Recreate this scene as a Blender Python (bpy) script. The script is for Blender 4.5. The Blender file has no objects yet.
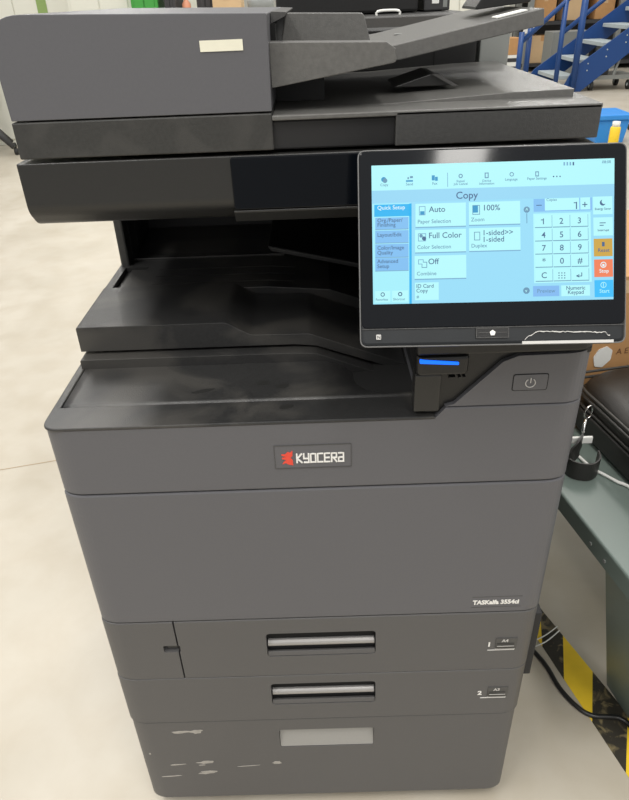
import bpy, bmesh, math, random
from mathutils import Vector, Matrix
random.seed(7)
SC = bpy.context.scene
COL = SC.collection
PI = math.pi

# ------------------------------------------------------------------ materials
def srgb(r, g, b):
    f = lambda v: (v/255)/12.92 if v/255 <= .04045 else (((v/255)+.055)/1.055)**2.4
    return (f(r), f(g), f(b), 1)

def mat(name, col, rough=.5, metal=0, spec=.5, noise=0, nscale=40, bump=0, bscale=900, emit=None, estr=1, coat=0,
        stain=None, sscale=4, sthr=.6):
    m = bpy.data.materials.new(name); m.use_nodes = True
    nt = m.node_tree; b = nt.nodes['Principled BSDF']
    b.inputs['Base Color'].default_value = col
    b.inputs['Roughness'].default_value = rough
    b.inputs['Metallic'].default_value = metal
    b.inputs['Specular IOR Level'].default_value = spec
    b.inputs['Coat Weight'].default_value = coat
    tc = nt.nodes.new('ShaderNodeTexCoord')
    last = None
    if noise:
        n = nt.nodes.new('ShaderNodeTexNoise'); n.inputs['Scale'].default_value = nscale; n.inputs['Detail'].default_value = 4
        nt.links.new(tc.outputs['Object'], n.inputs['Vector'])
        mx = nt.nodes.new('ShaderNodeMix'); mx.data_type = 'RGBA'
        mx.inputs[6].default_value = tuple(c*(1-noise) for c in col[:3])+(1,)
        mx.inputs[7].default_value = tuple(min(1, c*(1+noise)) for c in col[:3])+(1,)
        nt.links.new(n.outputs['Fac'], mx.inputs[0]); last = mx.outputs[2]
    if stain:
        n = nt.nodes.new('ShaderNodeTexNoise'); n.inputs['Scale'].default_value = sscale; n.inputs['Detail'].default_value = 6
        n.inputs['Distortion'].default_value = .6
        nt.links.new(tc.outputs['Object'], n.inputs['Vector'])
        rp = nt.nodes.new('ShaderNodeMapRange'); rp.inputs['From Min'].default_value = sthr
        rp.inputs['From Max'].default_value = sthr+.12; rp.inputs['To Max'].default_value = .75
        nt.links.new(n.outputs['Fac'], rp.inputs['Value'])
        mx = nt.nodes.new('ShaderNodeMix'); mx.data_type = 'RGBA'
        mx.inputs[6].default_value = col; mx.inputs[7].default_value = stain
        if last: nt.links.new(last, mx.inputs[6])
        nt.links.new(rp.outputs[0], mx.inputs[0]); last = mx.outputs[2]
    if last: nt.links.new(last, b.inputs['Base Color'])
    if bump:
        n = nt.nodes.new('ShaderNodeTexNoise'); n.inputs['Scale'].default_value = bscale; n.inputs['Detail'].default_value = 2
        nt.links.new(tc.outputs['Object'], n.inputs['Vector'])
        bp = nt.nodes.new('ShaderNodeBump'); bp.inputs['Strength'].default_value = bump; bp.inputs['Distance'].default_value = .0004
        nt.links.new(n.outputs['Fac'], bp.inputs['Height']); nt.links.new(bp.outputs[0], b.inputs['Normal'])
    if emit:
        b.inputs['Emission Color'].default_value = emit; b.inputs['Emission Strength'].default_value = estr
    return m

def emis(name, r, g, b, s=1.0):
    m = bpy.data.materials.new(name); m.use_nodes = True
    nt = m.node_tree; p = nt.nodes['Principled BSDF']
    p.inputs['Base Color'].default_value = (.01, .01, .01, 1); p.inputs['Roughness'].default_value = .35
    p.inputs['Specular IOR Level'].default_value = .15
    p.inputs['Emission Color'].default_value = srgb(r, g, b); p.inputs['Emission Strength'].default_value = s
    return m

G = mat('grey_plastic', (.106, .106, .115, 1), .42, noise=.05, nscale=300, bump=.25, bscale=1500)
GL = mat('shaded_lower_grey_plastic', (.090, .088, .088, 1), .45, noise=.05, nscale=300, bump=.25, bscale=1500)  # body grey darkened, puts the dimmer light near the floor into the colour
GD = mat('dark_grey_plastic', (.032, .032, .030, 1), .5, noise=.35, nscale=260, bump=.8, bscale=700, stain=(.046, .045, .042, 1), sscale=22, sthr=.5)
GT = mat('top_grey_plastic', (.065, .064, .062, 1), .40, noise=.25, nscale=200, bump=.6, bscale=800)
TR2 = mat('tray_grey_plastic', (.120, .118, .112, 1), .34, noise=.25, nscale=200, bump=.6, bscale=800)  # grey raised so the colour carries grazing reflections on the tray tops
BK = mat('black_plastic', (.010, .010, .010, 1), .38, noise=.2, nscale=200, bump=.4, bscale=800)
BKM = mat('matt_black_plastic', (.012, .012, .013, 1), .5, bump=.3)
SCN = mat('scanner_plastic', (.020, .020, .019, 1), .34, noise=.12, nscale=300, bump=.35, bscale=1200)
DUST = mat('dusty_black_plastic', (.024, .024, .024, 1), .34, noise=.4, nscale=300, bump=.6, bscale=700, stain=(.060, .057, .052, 1), sscale=8, sthr=.46)
GLASS = mat('gloss_black', (.003, .004, .006, 1), .07, spec=.22)
BEZ = mat('bezel_black', (.009, .011, .013, 1), .33, noise=.3, nscale=30, stain=(.05, .055, .06, 1), sscale=14, sthr=.62)
RIM = mat('rim_grey', (.13, .13, .13, 1), .3)
GAP = mat('gap_black', (.004, .004, .004, 1), .9)
STEEL = mat('handle_metal', (.36, .35, .34, 1), .38, metal=.35)
SCOOP = mat('scoop_grey', (.30, .295, .28, 1), .45, noise=.04, nscale=200)
WHITE = mat('white_print', (.80, .79, .76, 1), .6)
PALE = mat('pale_print', (.55, .54, .52, 1), .6)
RED = mat('red_print', (.75, .07, .04, 1), .5)
STICK = mat('paper_sticker', (.78, .76, .62, 1), .6, noise=.08, nscale=60)
SCUFF = mat('scuff', (.36, .34, .31, 1), .8, noise=.3, nscale=120)
YEL = mat('yellow_tape', (.90, .62, .03, 1), .5, noise=.08, nscale=40)
TBLK = mat('black_tape', (.030, .026, .018, 1), .6, noise=.3, nscale=30, stain=(.25, .20, .10, 1), sscale=45, sthr=.52)
BENCH = mat('bench_green', (.155, .195, .175, 1), .36, noise=.08, nscale=15)
CORD = mat('cord_black', (.012, .012, .012, 1), .35)
CARD = mat('cardboard', (.50, .27, .11, 1), .8, noise=.12, nscale=20)
CARD2 = mat('cardboard_pale', (.60, .42, .24, 1), .8, noise=.1, nscale=8)
BAGM = mat('bag_nylon', (.022, .021, .019, 1), .45, noise=.3, nscale=60, bump=.6, bscale=900)
BAGP = mat('bag_piping', (.045, .044, .04, 1), .4)
CHROME = mat('chrome', (.7, .7, .68, 1), .15, metal=1)
BLUE = mat('blue_paint', (.008, .055, .215, 1), .4)
BLUEP = mat('blue_plastic', (.03, .26, .72, 1), .35)
TREAD = mat('galvanised_tread', (.42, .47, .48, 1), .5, noise=.1, nscale=20)
CREAM = mat('cream_paint', (.72, .72, .64, 1), .6)
GREEN = mat('green_paint', (.05, .32, .05, 1), .5)
DKMET = mat('dark_metal', (.04, .04, .042, 1), .5)
MIDG = mat('mid_grey_paint', (.22, .23, .22, 1), .5)
PAPER = mat('paper_white', (.82, .82, .78, 1), .7)
RUB = mat('rubber', (.02, .02, .02, 1), .7)
LEDM = emis('led_blue', 18, 105, 255, 1.7)

# ------------------------------------------------------------------ mesh helpers
def newobj(name, bm, m, parent=None, smooth=False, loc=None):
    me = bpy.data.meshes.new(name)
    bmesh.ops.recalc_face_normals(bm, faces=bm.faces[:])
    bm.to_mesh(me); bm.free()
    for k in (m if isinstance(m, (list, tuple)) else [m]): me.materials.append(k)
    o = bpy.data.objects.new(name, me); COL.objects.link(o)
    if parent: o.parent = parent
    if smooth:
        for p in me.polygons: p.use_smooth = True
    return o

def bev(bm, w, seg=2, faces=None, ang=35):
    if w <= 0: return
    es = [e for e in bm.edges if len(e.link_faces) == 2 and e.calc_face_angle(0) > math.radians(ang)]
    bmesh.ops.bevel(bm, geom=es, offset=w, segments=seg, affect='EDGES', profile=.5, clamp_overlap=True)

def box(x0, x1, y0, y1, z0, z1, b=.0, seg=2, bm=None):
    t = bmesh.new()
    bmesh.ops.create_cube(t, size=1)
    for v in t.verts:
        v.co = Vector(((x0+x1)/2+v.co.x*(x1-x0), (y0+y1)/2+v.co.y*(y1-y0), (z0+z1)/2+v.co.z*(z1-z0)))
    bev(t, b, seg)
    return merge(bm, t) if bm else t

def merge(a, b, mi=None):
    if mi is not None:
        for f in b.faces: f.material_index = mi
    me = bpy.data.meshes.new('tmp'); b.to_mesh(me); b.free(); a.from_mesh(me); bpy.data.meshes.remove(me)
    return a

def roundpoly(pts, rad, seg=6):
    """2D polygon with rounded corners; rad number or list"""
    out = []; n = len(pts)
    for i, p in enumerate(pts):
        r = rad[i] if isinstance(rad, (list, tuple)) else rad
        p = Vector(p); a = Vector(pts[i-1])-p; c = Vector(pts[(i+1) % n])-p
        if r <= 0: out.append(p); continue
        an = a.angle(c); d = min(r/math.tan(an/2), a.length*.49, c.length*.49)
        s = p+a.normalized()*d; e = p+c.normalized()*d
        for k in range(seg+1):
            t = k/seg
            out.append((1-t)**2*s+2*t*(1-t)*p+t*t*e)
    return out

def prism(pts, axis, lo, hi, b=0, seg=2, bm=None):
    """extrude 2D polygon; axis z:(x,y)  y:(x,z)  x:(y,z)"""
    t = bmesh.new()
    def P(p, h):
        return {'z': (p[0], p[1], h), 'y': (p[0], h, p[1]), 'x': (h, p[0], p[1])}[axis]
    A = [t.verts.new(P(p, lo)) for p in pts]; B = [t.verts.new(P(p, hi)) for p in pts]
    t.faces.new(A); t.faces.new(B[::-1])
    n = len(pts)
    for i in range(n): t.faces.new((A[i], A[(i+1) % n], B[(i+1) % n], B[i]))
    bmesh.ops.recalc_face_normals(t, faces=t.faces[:])
    if b:
        es = [e for e in t.edges if (e.verts[0] in A and e.verts[1] in A) or (e.verts[0] in B and e.verts[1] in B)]
        bmesh.ops.bevel(t, geom=es, offset=b, segments=seg, affect='EDGES', profile=.5, clamp_overlap=True)
    return merge(bm, t) if bm else t

def rrect(x0, x1, y0, y1, r, seg=6):
    return roundpoly([(x0, y0), (x1, y0), (x1, y1), (x0, y1)], r, seg)

def tube(path, r, sides=10, closed=False, bm=None, smoothsub=0):
    P = [Vector(p) for p in path]
    if smoothsub:
        Q = []
        n = len(P)
        for i in range(n-1 if not closed else n):
            p0 = P[i-1] if i > 0 or closed else P[i]; p1 = P[i]; p2 = P[(i+1) % n]
            p3 = P[(i+2) % n] if (i+2 < n or closed) else p2
            for k in range(smoothsub):
                t = k/smoothsub
                Q.append(.5*((2*p1)+(-p0+p2)*t+(2*p0-5*p1+4*p2-p3)*t*t+(-p0+3*p1-3*p2+p3)*t**3))
        if not closed: Q.append(P[-1])
        P = Q
    t = bmesh.new(); rings = []; n = len(P)
    for i, p in enumerate(P):
        a = P[i-1] if (i > 0 or closed) else p; c = P[(i+1) % n] if (i < n-1 or closed) else p
        d = (c-a).normalized()
        up = Vector((0, 0, 1)) if abs(d.z) < .9 else Vector((0, 1, 0))
        u = d.cross(up).normalized(); v = d.cross(u)
        rr = r[i] if isinstance(r, (list, tuple)) else r
        rings.append([t.verts.new(p+(u*math.cos(2*PI*k/sides)+v*math.sin(2*PI*k/sides))*rr) for k in range(sides)])
    for i in range(n if closed else n-1):
        A = rings[i]; B = rings[(i+1) % n]
        for k in range(sides): t.faces.new((A[k], A[(k+1) % sides], B[(k+1) % sides], B[k]))
    if not closed: t.faces.new(rings[0]); t.faces.new(rings[-1][::-1])
    return merge(bm, t) if bm else t

def ribbon(path, h, th, up=Vector((0, 0, 1)), bm=None):
    """flat band along path, height h along up, thickness th"""
    P = [Vector(p) for p in path]; Q = []
    n = len(P)
    for i in range(n-1):
        p0 = P[max(i-1, 0)]; p1 = P[i]; p2 = P[i+1]; p3 = P[min(i+2, n-1)]
        for k in range(6):
            t = k/6
            Q.append(.5*((2*p1)+(-p0+p2)*t+(2*p0-5*p1+4*p2-p3)*t*t+(-p0+3*p1-3*p2+p3)*t**3))
    Q.append(P[-1]); t = bmesh.new(); R = []
    for i, p in enumerate(Q):
        d = (Q[min(i+1, len(Q)-1)]-Q[max(i-1, 0)]).normalized(); s = d.cross(up).normalized(); u = s.cross(d).normalized()
        R.append([t.verts.new(p+u*a*h/2+s*b*th/2) for a, b in ((1, 1), (1, -1), (-1, -1), (-1, 1))])
    for i in range(len(R)-1):
        for k in range(4): t.faces.new((R[i][k], R[i][(k+1) % 4], R[i+1][(k+1) % 4], R[i+1][k]))
    t.faces.new(R[0]); t.faces.new(R[-1][::-1])
    return merge(bm, t) if bm else t

def textbm(s, size, x, y, ext=.0001, align='LEFT', sx=1, offset=0):
    cu = bpy.data.curves.new('txt', 'FONT'); cu.body = s; cu.size = size; cu.align_x = align
    cu.extrude = ext; cu.offset = offset; cu.resolution_u = 3
    o = bpy.data.objects.new('txt', cu); COL.objects.link(o)
    dg = bpy.context.evaluated_depsgraph_get()
    me = bpy.data.meshes.new_from_object(o.evaluated_get(dg))
    bm = bmesh.new(); bm.from_mesh(me)
    bpy.data.objects.remove(o); bpy.data.curves.remove(cu); bpy.data.meshes.remove(me)
    for v in bm.verts: v.co.x = v.co.x*sx+x; v.co.y += y
    for f in bm.faces: f.material_index = 0
    return bm

def cut(o, bms):
    """boolean-subtract each bmesh from object o and bake"""
    for bm in bms:
        me = bpy.data.meshes.new('c'); bmesh.ops.recalc_face_normals(bm, faces=bm.faces[:]); bm.to_mesh(me); bm.free()
        c = bpy.data.objects.new('c', me); COL.objects.link(c)
        md = o.modifiers.new('b', 'BOOLEAN'); md.object = c; md.operation = 'DIFFERENCE'; md.solver = 'EXACT'
        dg = bpy.context.evaluated_depsgraph_get(); dg.update()
        new = bpy.data.meshes.new_from_object(o.evaluated_get(dg))
        o.modifiers.clear(); o.data = new; new.name = o.name
        bpy.data.objects.remove(c); bpy.data.meshes.remove(me)
    return o

def tag(o, label=None, cat=None, group=None, kind=None):
    if label: o['label'] = label
    if cat: o['category'] = cat
    if group: o['group'] = group
    if kind: o['kind'] = kind
    return o

def thing(name, label, cat, loc=(0, 0, 0), rz=0, group=None):
    o = bpy.data.objects.new(name, None); COL.objects.link(o); o.location = loc; o.rotation_euler = (0, 0, rz)
    o.empty_display_size = .05
    return tag(o, label, cat, group)

def xform(bm, M):
    bmesh.ops.transform(bm, matrix=M, verts=bm.verts[:]); return bm

RX90 = Matrix.Rotation(PI/2, 4, 'X')   # text lying in xy -> standing in xz, facing -y
def front_text(bm, s, size, x, z, y=-.0004, **k):
    t = xform(textbm(s, size, 0, 0, **k), Matrix.Translation((x, y, z)) @ RX90)
    return merge(bm, t)

# ================================================================== SETTING
bm = bmesh.new()
vs = [bm.verts.new(p) for p in ((-9, -3, 0), (11, -3, 0), (11, 16, 0), (-9, 16, 0))]; bm.faces.new(vs)
FL = bpy.data.materials.new('concrete'); FL.use_nodes = True
nt = FL.node_tree; b = nt.nodes['Principled BSDF']; b.inputs['Roughness'].default_value = .38
tc = nt.nodes.new('ShaderNodeTexCoord')
def nz(sc, det, dist=0):
    n = nt.nodes.new('ShaderNodeTexNoise'); n.inputs['Scale'].default_value = sc; n.inputs['Detail'].default_value = det
    n.inputs['Distortion'].default_value = dist
    nt.links.new(tc.outputs['Object'], n.inputs['Vector']); return n
n1 = nz(2.2, 8, .2); n2 = nz(9, 9, .2); n3 = nz(90, 3)
cr = nt.nodes.new('ShaderNodeValToRGB'); nt.links.new(n1.outputs['Fac'], cr.inputs[0])
cr.color_ramp.elements[0].position = .3; cr.color_ramp.elements[0].color = (.43, .39, .315, 1)
cr.color_ramp.elements[1].position = .7; cr.color_ramp.elements[1].color = (.53, .49, .415, 1)
cr2 = nt.nodes.new('ShaderNodeValToRGB'); nt.links.new(n2.outputs['Fac'], cr2.inputs[0])
cr2.color_ramp.elements[0].position = .36; cr2.color_ramp.elements[0].color = (.86, .82, .76, 1)
cr2.color_ramp.elements[1].position = .6; cr2.color_ramp.elements[1].color = (1, 1, 1, 1)
mx = nt.nodes.new('ShaderNodeMix'); mx.data_type = 'RGBA'; mx.blend_type = 'MULTIPLY'; mx.inputs[0].default_value = .45
nt.links.new(cr.outputs[0], mx.inputs[6]); nt.links.new(cr2.outputs[0], mx.inputs[7])
nt.links.new(mx.outputs[2], b.inputs['Base Color'])
rr = nt.nodes.new('ShaderNodeMapRange'); rr.inputs['To Min'].default_value = .28; rr.inputs['To Max'].default_value = .5
nt.links.new(n2.outputs['Fac'], rr.inputs['Value']); nt.links.new(rr.outputs[0], b.inputs['Roughness'])
tag(newobj('floor', bm, FL), kind='structure')
# saw-cut joint in the slab
bm = bmesh.new()
def strip(bm, a, c, w, z):
    a = Vector((*a, z)); c = Vector((*c, z)); d = (c-a).normalized(); s = Vector((-d.y, d.x, 0))*w/2
    f = bm.faces.new([bm.verts.new(p) for p in (a-s, c-s, c+s, a+s)]); return f
JOINT = mat('joint', (.36, .28, .19, 1), .8)
strip(bm, (-4, .25), (1.5, 1.62), .004, .0006)
tag(newobj('trim_1', bm, JOINT), kind='structure')
bm = box(-9, 11, 16, 16.1, 0, 6)
tag(newobj('wall_back', bm, mat('wall_paint', (.55, .55, .50, 1), .8, noise=.05, nscale=2)), kind='structure')

# ================================================================== COPIER
P = thing('photocopier', 'large grey office photocopier with tilted touch screen panel in front', 'photocopier', (0, 0, 0))
HW = .3025
R = .020
def plan(y0=0, y1=.6, xl=-HW, xr=HW, rx=.030, ry=.017):
    L = [(xl+rx*(1-math.sin(a)), y0+ry*(1-math.cos(a))) for a in [math.radians(90-k*9) for k in range(11)]]
    Rr = [(xr-rx*(1-math.sin(a)), y0+ry*(1-math.cos(a))) for a in [math.radians(k*9) for k in range(11)]]
    return L+Rr+[(xr, y1-.01), (xr-.01, y1), (xl+.01, y1), (xl, y1-.01)]

# --- lower cabinet
o = newobj('cabinet_base', prism(plan(.002, .59, -.3045, .2995), 'z', .028, .2462, .003), GL, P)
cut(o, [prism(rrect(-.073, .077, .171, .217, .005), 'y', -.02, .03)])
# scoop: sloping face inside recess
bm = bmesh.new()
vs = [bm.verts.new(p) for p in ((-.0725, .0030, .1715), (.0765, .0030, .1715), (.0765, .0110, .2165), (-.0725, .0110, .2165))]
bm.faces.new(vs); r = bmesh.ops.extrude_face_region(bm, geom=bm.faces[:])
for v in [g for g in r['geom'] if isinstance(g, bmesh.types.BMVert)]: v.co.y += .002
tag(newobj('handle_scoop', bm, SCOOP, o), 'pale grey scooped pull of the lowest drawer')
# scuff marks on the cabinet front
def scuff(x, z, w, h, seed, y=.0033):
    rnd = random.Random(seed); bm = bmesh.new(); n = 14; pts = []
    for k in range(n):
        a = 2*PI*k/n; q = .55+.45*rnd.random()
        pts.append((x+math.cos(a)*w/2*q, y, z+math.sin(a)*h/2*q+math.cos(a)*w*.03))
    f = bm.faces.new([bm.verts.new(p) for p in pts])
    r = bmesh.ops.extrude_face_region(bm, geom=[f])
    for v in [g for g in r['geom'] if isinstance(g, bmesh.types.BMVert)]: v.co.y += .002
    return bm
for i, (x, z, w, h) in enumerate([(-.228, .219, .034, .008), (-.203, .219, .026, .012), (-.246, .129, .030, .004), (-.198, .134, .036, .009),
                                  (-.257, .096, .044, .004), (-.198, .104, .038, .010), (-.129, .120, .042, .0022),
                                  (-.082, .127, .020, .011), (-.286, .160, .004, .006), (-.205, .126, .014, .003)]):
    newobj('scuff_mark', scuff(x, z, w, h, i, .0016 if x > -.27 else .0030), SCUFF, o)
tag(o, 'grey lower cabinet with pale scuffs')

# --- black core added to put shade into the gaps between covers
core = prism(plan(.012, .59, -.292, .292), 'z', .05, .78)
newobj('gap_shade_core', core, GAP, P)
# casters
for sx in (-.24, .24):
    for y in (.06, .52):
        bm = tube([(sx-.012, y, .02), (sx+.012, y, .02)], .0198, 16)
        newobj('caster', bm, RUB, P, True)

# --- drawer 2
def handle_recess(o, x0, x1, z0, z1):
    cut(o, [prism(rrect(x0, x1, z0, z1, .007), 'y', -.02, .028)])
    h = z1-z0
    bm = box(x0+.001, x1-.001, .0275, .030, z0+.001, z1-.001)
    newobj('recess_back', bm, BKM, o)  # black back paints the shade inside the recess
    zc = z0+.0195*h/.049; sec = [(.0105+.0058*math.cos(a), zc+.0058*math.sin(a)) for a in [2*PI*k/20 for k in range(20)]]
    tag(newobj('handle', prism(sec, 'x', x0+.0015, x1-.0015), STEEL, o, False), 'shiny grey grip inside the drawer recess')
    newobj('handle_web', box(x0+.001, x1-.001, .0085, .0275, z0+.002, zc-.004), BKM, o)
    newobj('handle_lip', prism(roundpoly([(.0005, z0+.0008), (.0075, z0+.0008), (.0075, z0+.006), (.002, z0+.0095)], .001, 2), 'x', x0+.001, x1-.001), GL, o)

d2 = newobj('drawer', prism(plan(xl=-.3055, xr=.301), 'z', .2480, .3532, .0012), GL, P); tag(d2, 'shallow second paper drawer marked 2')
handle_recess(d2, -.078, .078, .285, .335)
d1 = newobj('drawer', prism(plan(xl=-.3045, xr=.3015), 'z', .3542, .4750, .0015), GL, P); tag(d1, 'first paper drawer marked 1')
handle_recess(d1, -.077, .077, .397, .446)
# vertical seam of the small left cover + latch
cut(d1, [box(-.2030, -.2008, -.02, .008, .34, .49), prism(rrect(-.223, -.199, .413, .427, .003), 'y', -.02, .016)])
newobj('latch', box(-.219, -.2025, .004, .02, .4165, .4235, .002), GD, d1)
# paper size windows
def sizewin(par, x, z, num, txt):
    bm = box(x+.004, x+.042, -.0006, .002, z-.0245, z-.0238); front_text(bm, num, .0125, x-.001 if num == '2' else x+.002, z-.0155, y=-.0008, offset=.0005)
    newobj('number_print', bm, WHITE, par)
    bm = prism(rrect(x+.014, x+.044, z-.021, z+.001, .001), 'y', -.0012, .002)
    s = newobj('size_window', bm, GT, par)
    bm = box(x+.016, x+.040, -.002, .002, z-.0195, z-.009)
    newobj('size_card', bm, GD, par)
    bm = bmesh.new(); front_text(bm, txt, .008, x+.022, z-.006, y=-.0016, offset=.0002)
    merge(bm, box(x+.016, x+.040, -.0024, -.001, z-.0145, z-.0138)); merge(bm, box(x+.014, x+.042, -.0014, .001, z-.0215, z-.0205))
    newobj('size_print', bm, PALE, par)
sizewin(d1, .232, .422, '1', 'A4')
sizewin(d2, .232, .312, '2', 'A3')

# --- front door (big lower panel)
fd = newobj('front_door', prism(plan(xl=-.3035), 'z', .4768, .7008, .0022), G, P)
bm = bmesh.new(); front_text(bm, 'TASKalfa 3554ci', .0106, .2065, .4935, y=-.0006, offset=.0005, sx=.88)
newobj('model_print', bm, WHITE, fd)
bm = box(.205, .272, -.0003, .001, .5065, .5072); box(.205, .272, -.0003, .001, .487, .4877, bm=bm)
newobj('label_frame', bm, GT, fd)

# --- upper front band with badge; top right rises beside the screen arm
ub = newobj('front_cover', prism(plan(0, .59), 'z', .7028, .8090, .0022), G, P)
cut(ub, [prism([(-.32, .7945), (.137, .7945), (.152, .812), (-.32, .82)], 'y', -.05, .62)])
bm = box(-.0435, .0445, -.0006, .002, .7335, .7655, .0003)
bd = newobj('badge', bm, G, ub)
bm = bmesh.new()
for a in ((-.0435, .0445, .7650, .7656), (-.0435, .0445, .7334, .7340), (-.0436, -.0431, .7335, .7655), (.0441, .0446, .7335, .7655)):
    merge(bm, box(a[0], a[1], -.0010, .001, a[2], a[3]))
newobj('badge_frame', bm, GT, ub)
def stroke(bm, pts, w=.0017, y=-.0012):
    for kk, ((xa, za), (xb, zb)) in enumerate(zip(pts, pts[1:])):
        a = Vector((xa, za)); c = Vector((xb, zb)); d = (c-a).normalized(); n = Vector((-d.y, d.x))*w/2; a = a-d*w/2; c = c+d*w/2
        merge(bm, prism([a-n, c-n, c+n, a+n], 'y', y-.00006*kk, .0005))
bm = bmesh.new()
w_, h_ = .0056, .0118; LET = {
 'K': [[(0, 0), (0, 1)], [(.95, 1), (.1, .48), (1, 0)]], 'Y': [[(0, 1), (0, .45), (1, .45)], [(1, 1), (1, 0), (.1, 0)]],
 'O': [[(0, 0), (1, 0), (1, 1), (0, 1), (0, 0)]], 'C': [[(1, 1), (0, 1), (0, 0), (1, 0)]],
 'E': [[(1, 1), (0, 1), (0, 0), (1, 0)], [(0, .5), (.9, .5)]], 'R': [[(0, 0), (0, 1), (1, 1), (1, .48), (0, .48)], [(.4, .45), (1, 0)]],
 'a': [[(.05, 1), (1, 1), (1, 0), (0, 0), (0, .5), (1, .5)]]}
for k, ch in enumerate('KYOCERa'):
    for q, pl in enumerate(LET[ch]): stroke(bm, [(-.0180+k*.0080+px*w_, .7415+pz*h_) for px, pz in pl], w=.0018, y=-.0012-q*.0003)
newobj('brand_lettering', bm, WHITE, ub)
def L2(pts): return [(x-.0305, z+.7495) for x, z in pts]
em_px = [(165, 115), (163, 148), (148, 162), (163, 176), (165, 212), (130, 206), (112, 195), (84, 203), (100, 184), (118, 176), (84, 168), (84, 160), (118, 154), (82, 146), (82, 137), (108, 138), (130, 122), (146, 128)]
bm = prism([(-.0355+(px-82)*.0000155*10, .7590-(pz-112)*.000212) for px, pz in em_px], 'y', -.0012, .0005)
newobj('brand_emblem', bm, RED, ub)
tag(newobj('side_grip', prism(rrect(.03, .16, .722, .768, .006), 'x', -.3105, -.300, .002), G, P), 'small grey grip on the left flank')

# --- rim / deck
def shelf_mesh():
    bm = bmesh.new(); nx, ny = 40, 14
    xs = [-.2925+i*(.4195)/nx for i in range(nx+1)]; ys = [.0480+j*(.10)/ny for j in range(ny+1)]
    def Z(x, y):
        t = max(0, min(1, (x-.015)/.09)); t = t*t*(3-2*t); u = max(0, min(1, (y-.055)/.06))
        return .7978-.043*t*u
    g = [[bm.verts.new((x, y, Z(x, y))) for x in xs] for y in ys]
    for j in range(ny):
        for i in range(nx): bm.faces.new((g[j][i], g[j][i+1], g[j+1][i+1], g[j+1][i]))
    r = bmesh.ops.extrude_face_region(bm, geom=bm.faces[:])
    for v in [q for q in r['geom'] if isinstance(q, bmesh.types.BMVert)]: v.co.z = .735
    return bm
# remove the middle of the band top so the deck can dip
cut(ub, [box(-.2935, .128, .0455, .56, .74, .83)])
newobj('deck', shelf_mesh(), DUST, P, True)
# top rim cap (dark, rounded front)
def rimcap():
    outer = roundpoly([(-HW-.001, -.001), (.138, -.001), (.138, .0455), (-.2935, .0455), (-.2935, .56), (-HW-.001, .56)], [.02, 0, 0, .0, 0, 0], 8)
    return prism(outer, 'z', .7948, .7985, .0015, 2)
newobj('deck_rim', rimcap(), DUST, P)

# wiped finger marks in the dust on the deck
def smudge(x, y, a, b_, rz, seed):
    rnd = random.Random(seed); pts = []
    for k in range(16):
        t = 2*PI*k/16; q = .85+.15*rnd.random(); px, py = a*q*math.cos(t), b_*q*math.sin(t)
        pts.append((x+px*math.cos(rz)-py*math.sin(rz), y+px*math.sin(rz)+py*math.cos(rz)))
    return pts
for k, (x, y, a, b_, z) in enumerate([(-.058, .088, .009, .006, .7973), (-.034, .079, .009, .005, .7973), (-.028, .030, .009, .005, .7981), (-.13, .074, .016, .004, .7973)]):
    newobj('finger_smudge', prism(smudge(x, y, a, b_, .3, k), 'z', z, z+.0006), SCN, P)

# --- inner exit trays
def traypoly(top, bot, y0, y1, name, m, b=.0015):
    pts = top+bot[::-1]
    return newobj(name, prism(roundpoly(pts, [.003]+[.018]*(len(top)-2)+[.001]+[.001]*len(bot), 4), 'y', y0, y1, b), m, P)
s1 = traypoly([(-.297, .811), (-.02, .811), (.008, .8095), (.125, .763)], [(-.297, .783), (.02, .783), (.125, .737)], .140, .20, 'lower_tray_step', DUST)
t1 = traypoly([(-.299, .8495), (-.106, .8495), (-.088, .8380), (-.075, .8310), (0, .8300), (.125, .781)],
              [(-.299, .8150), (-.02, .8150), (.008, .8120), (.125, .7695)], .156, .292, 'exit_tray', DUST)
# the tray floor behind the front lip
bm = prism(roundpoly([(-.304, .842), (-.06, .842), (.03, .834), (.125, .80), (.125, .765), (-.304, .80)], .002, 2), 'y', .2935, .56, .001)
et = newobj('exit_tray_bed', bm, DUST, P)
cut(et, [box(-.292, -.279, .305, .395, .834, .86), box(-.292, -.255, .383, .396, .834, .86),
         box(-.235, .2, .318, .3205, .8385, .86), box(-.235, .2, .348, .3505, .8385, .86), box(-.235, .2, .378, .3805, .8385, .86)])
newobj('tray_rib', box(-.296, -.04, .430, .434, .840, .8445, .001), DUST, P)
newobj('tray_back_ramp', prism(roundpoly([(.434, .838), (.56, .838), (.56, .856), (.50, .850)], .002, 2), 'x', -.285, .11), DUST, P)
# raised inner shelf (job separator edge)
bm = prism(roundpoly([(-.058, .901), (.113, .861), (.113, .853), (-.052, .892)], .003, 3), 'y', .30, .56, .001)
newobj('job_separator', bm, BK, P)
newobj('separator_lip', prism([(-.052, .8985), (.113, .8600), (.113, .8590), (-.052, .8975)], 'y', .298, .301), GT, P)

# --- rear housing and left post
newobj('rear_housing', box(-.290, .290, .562, .60, .78, .99), BKM, P)
bm = box(-.301, -.287, .402, .60, .800, .992, .003)
lp = newobj('left_post', bm, GD, P)
newobj('post_groove', box(-.2873, -.2862, .43, .436, .85, .98), BK, lp)
newobj('post_groove', box(-.2873, -.2862, .47, .476, .85, .98), BK, lp)
for k in range(4): newobj('post_slot', box(-.2875, -.2858, .49, .53, .87+k*.025, .873+k*.025), BK, lp)

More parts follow.
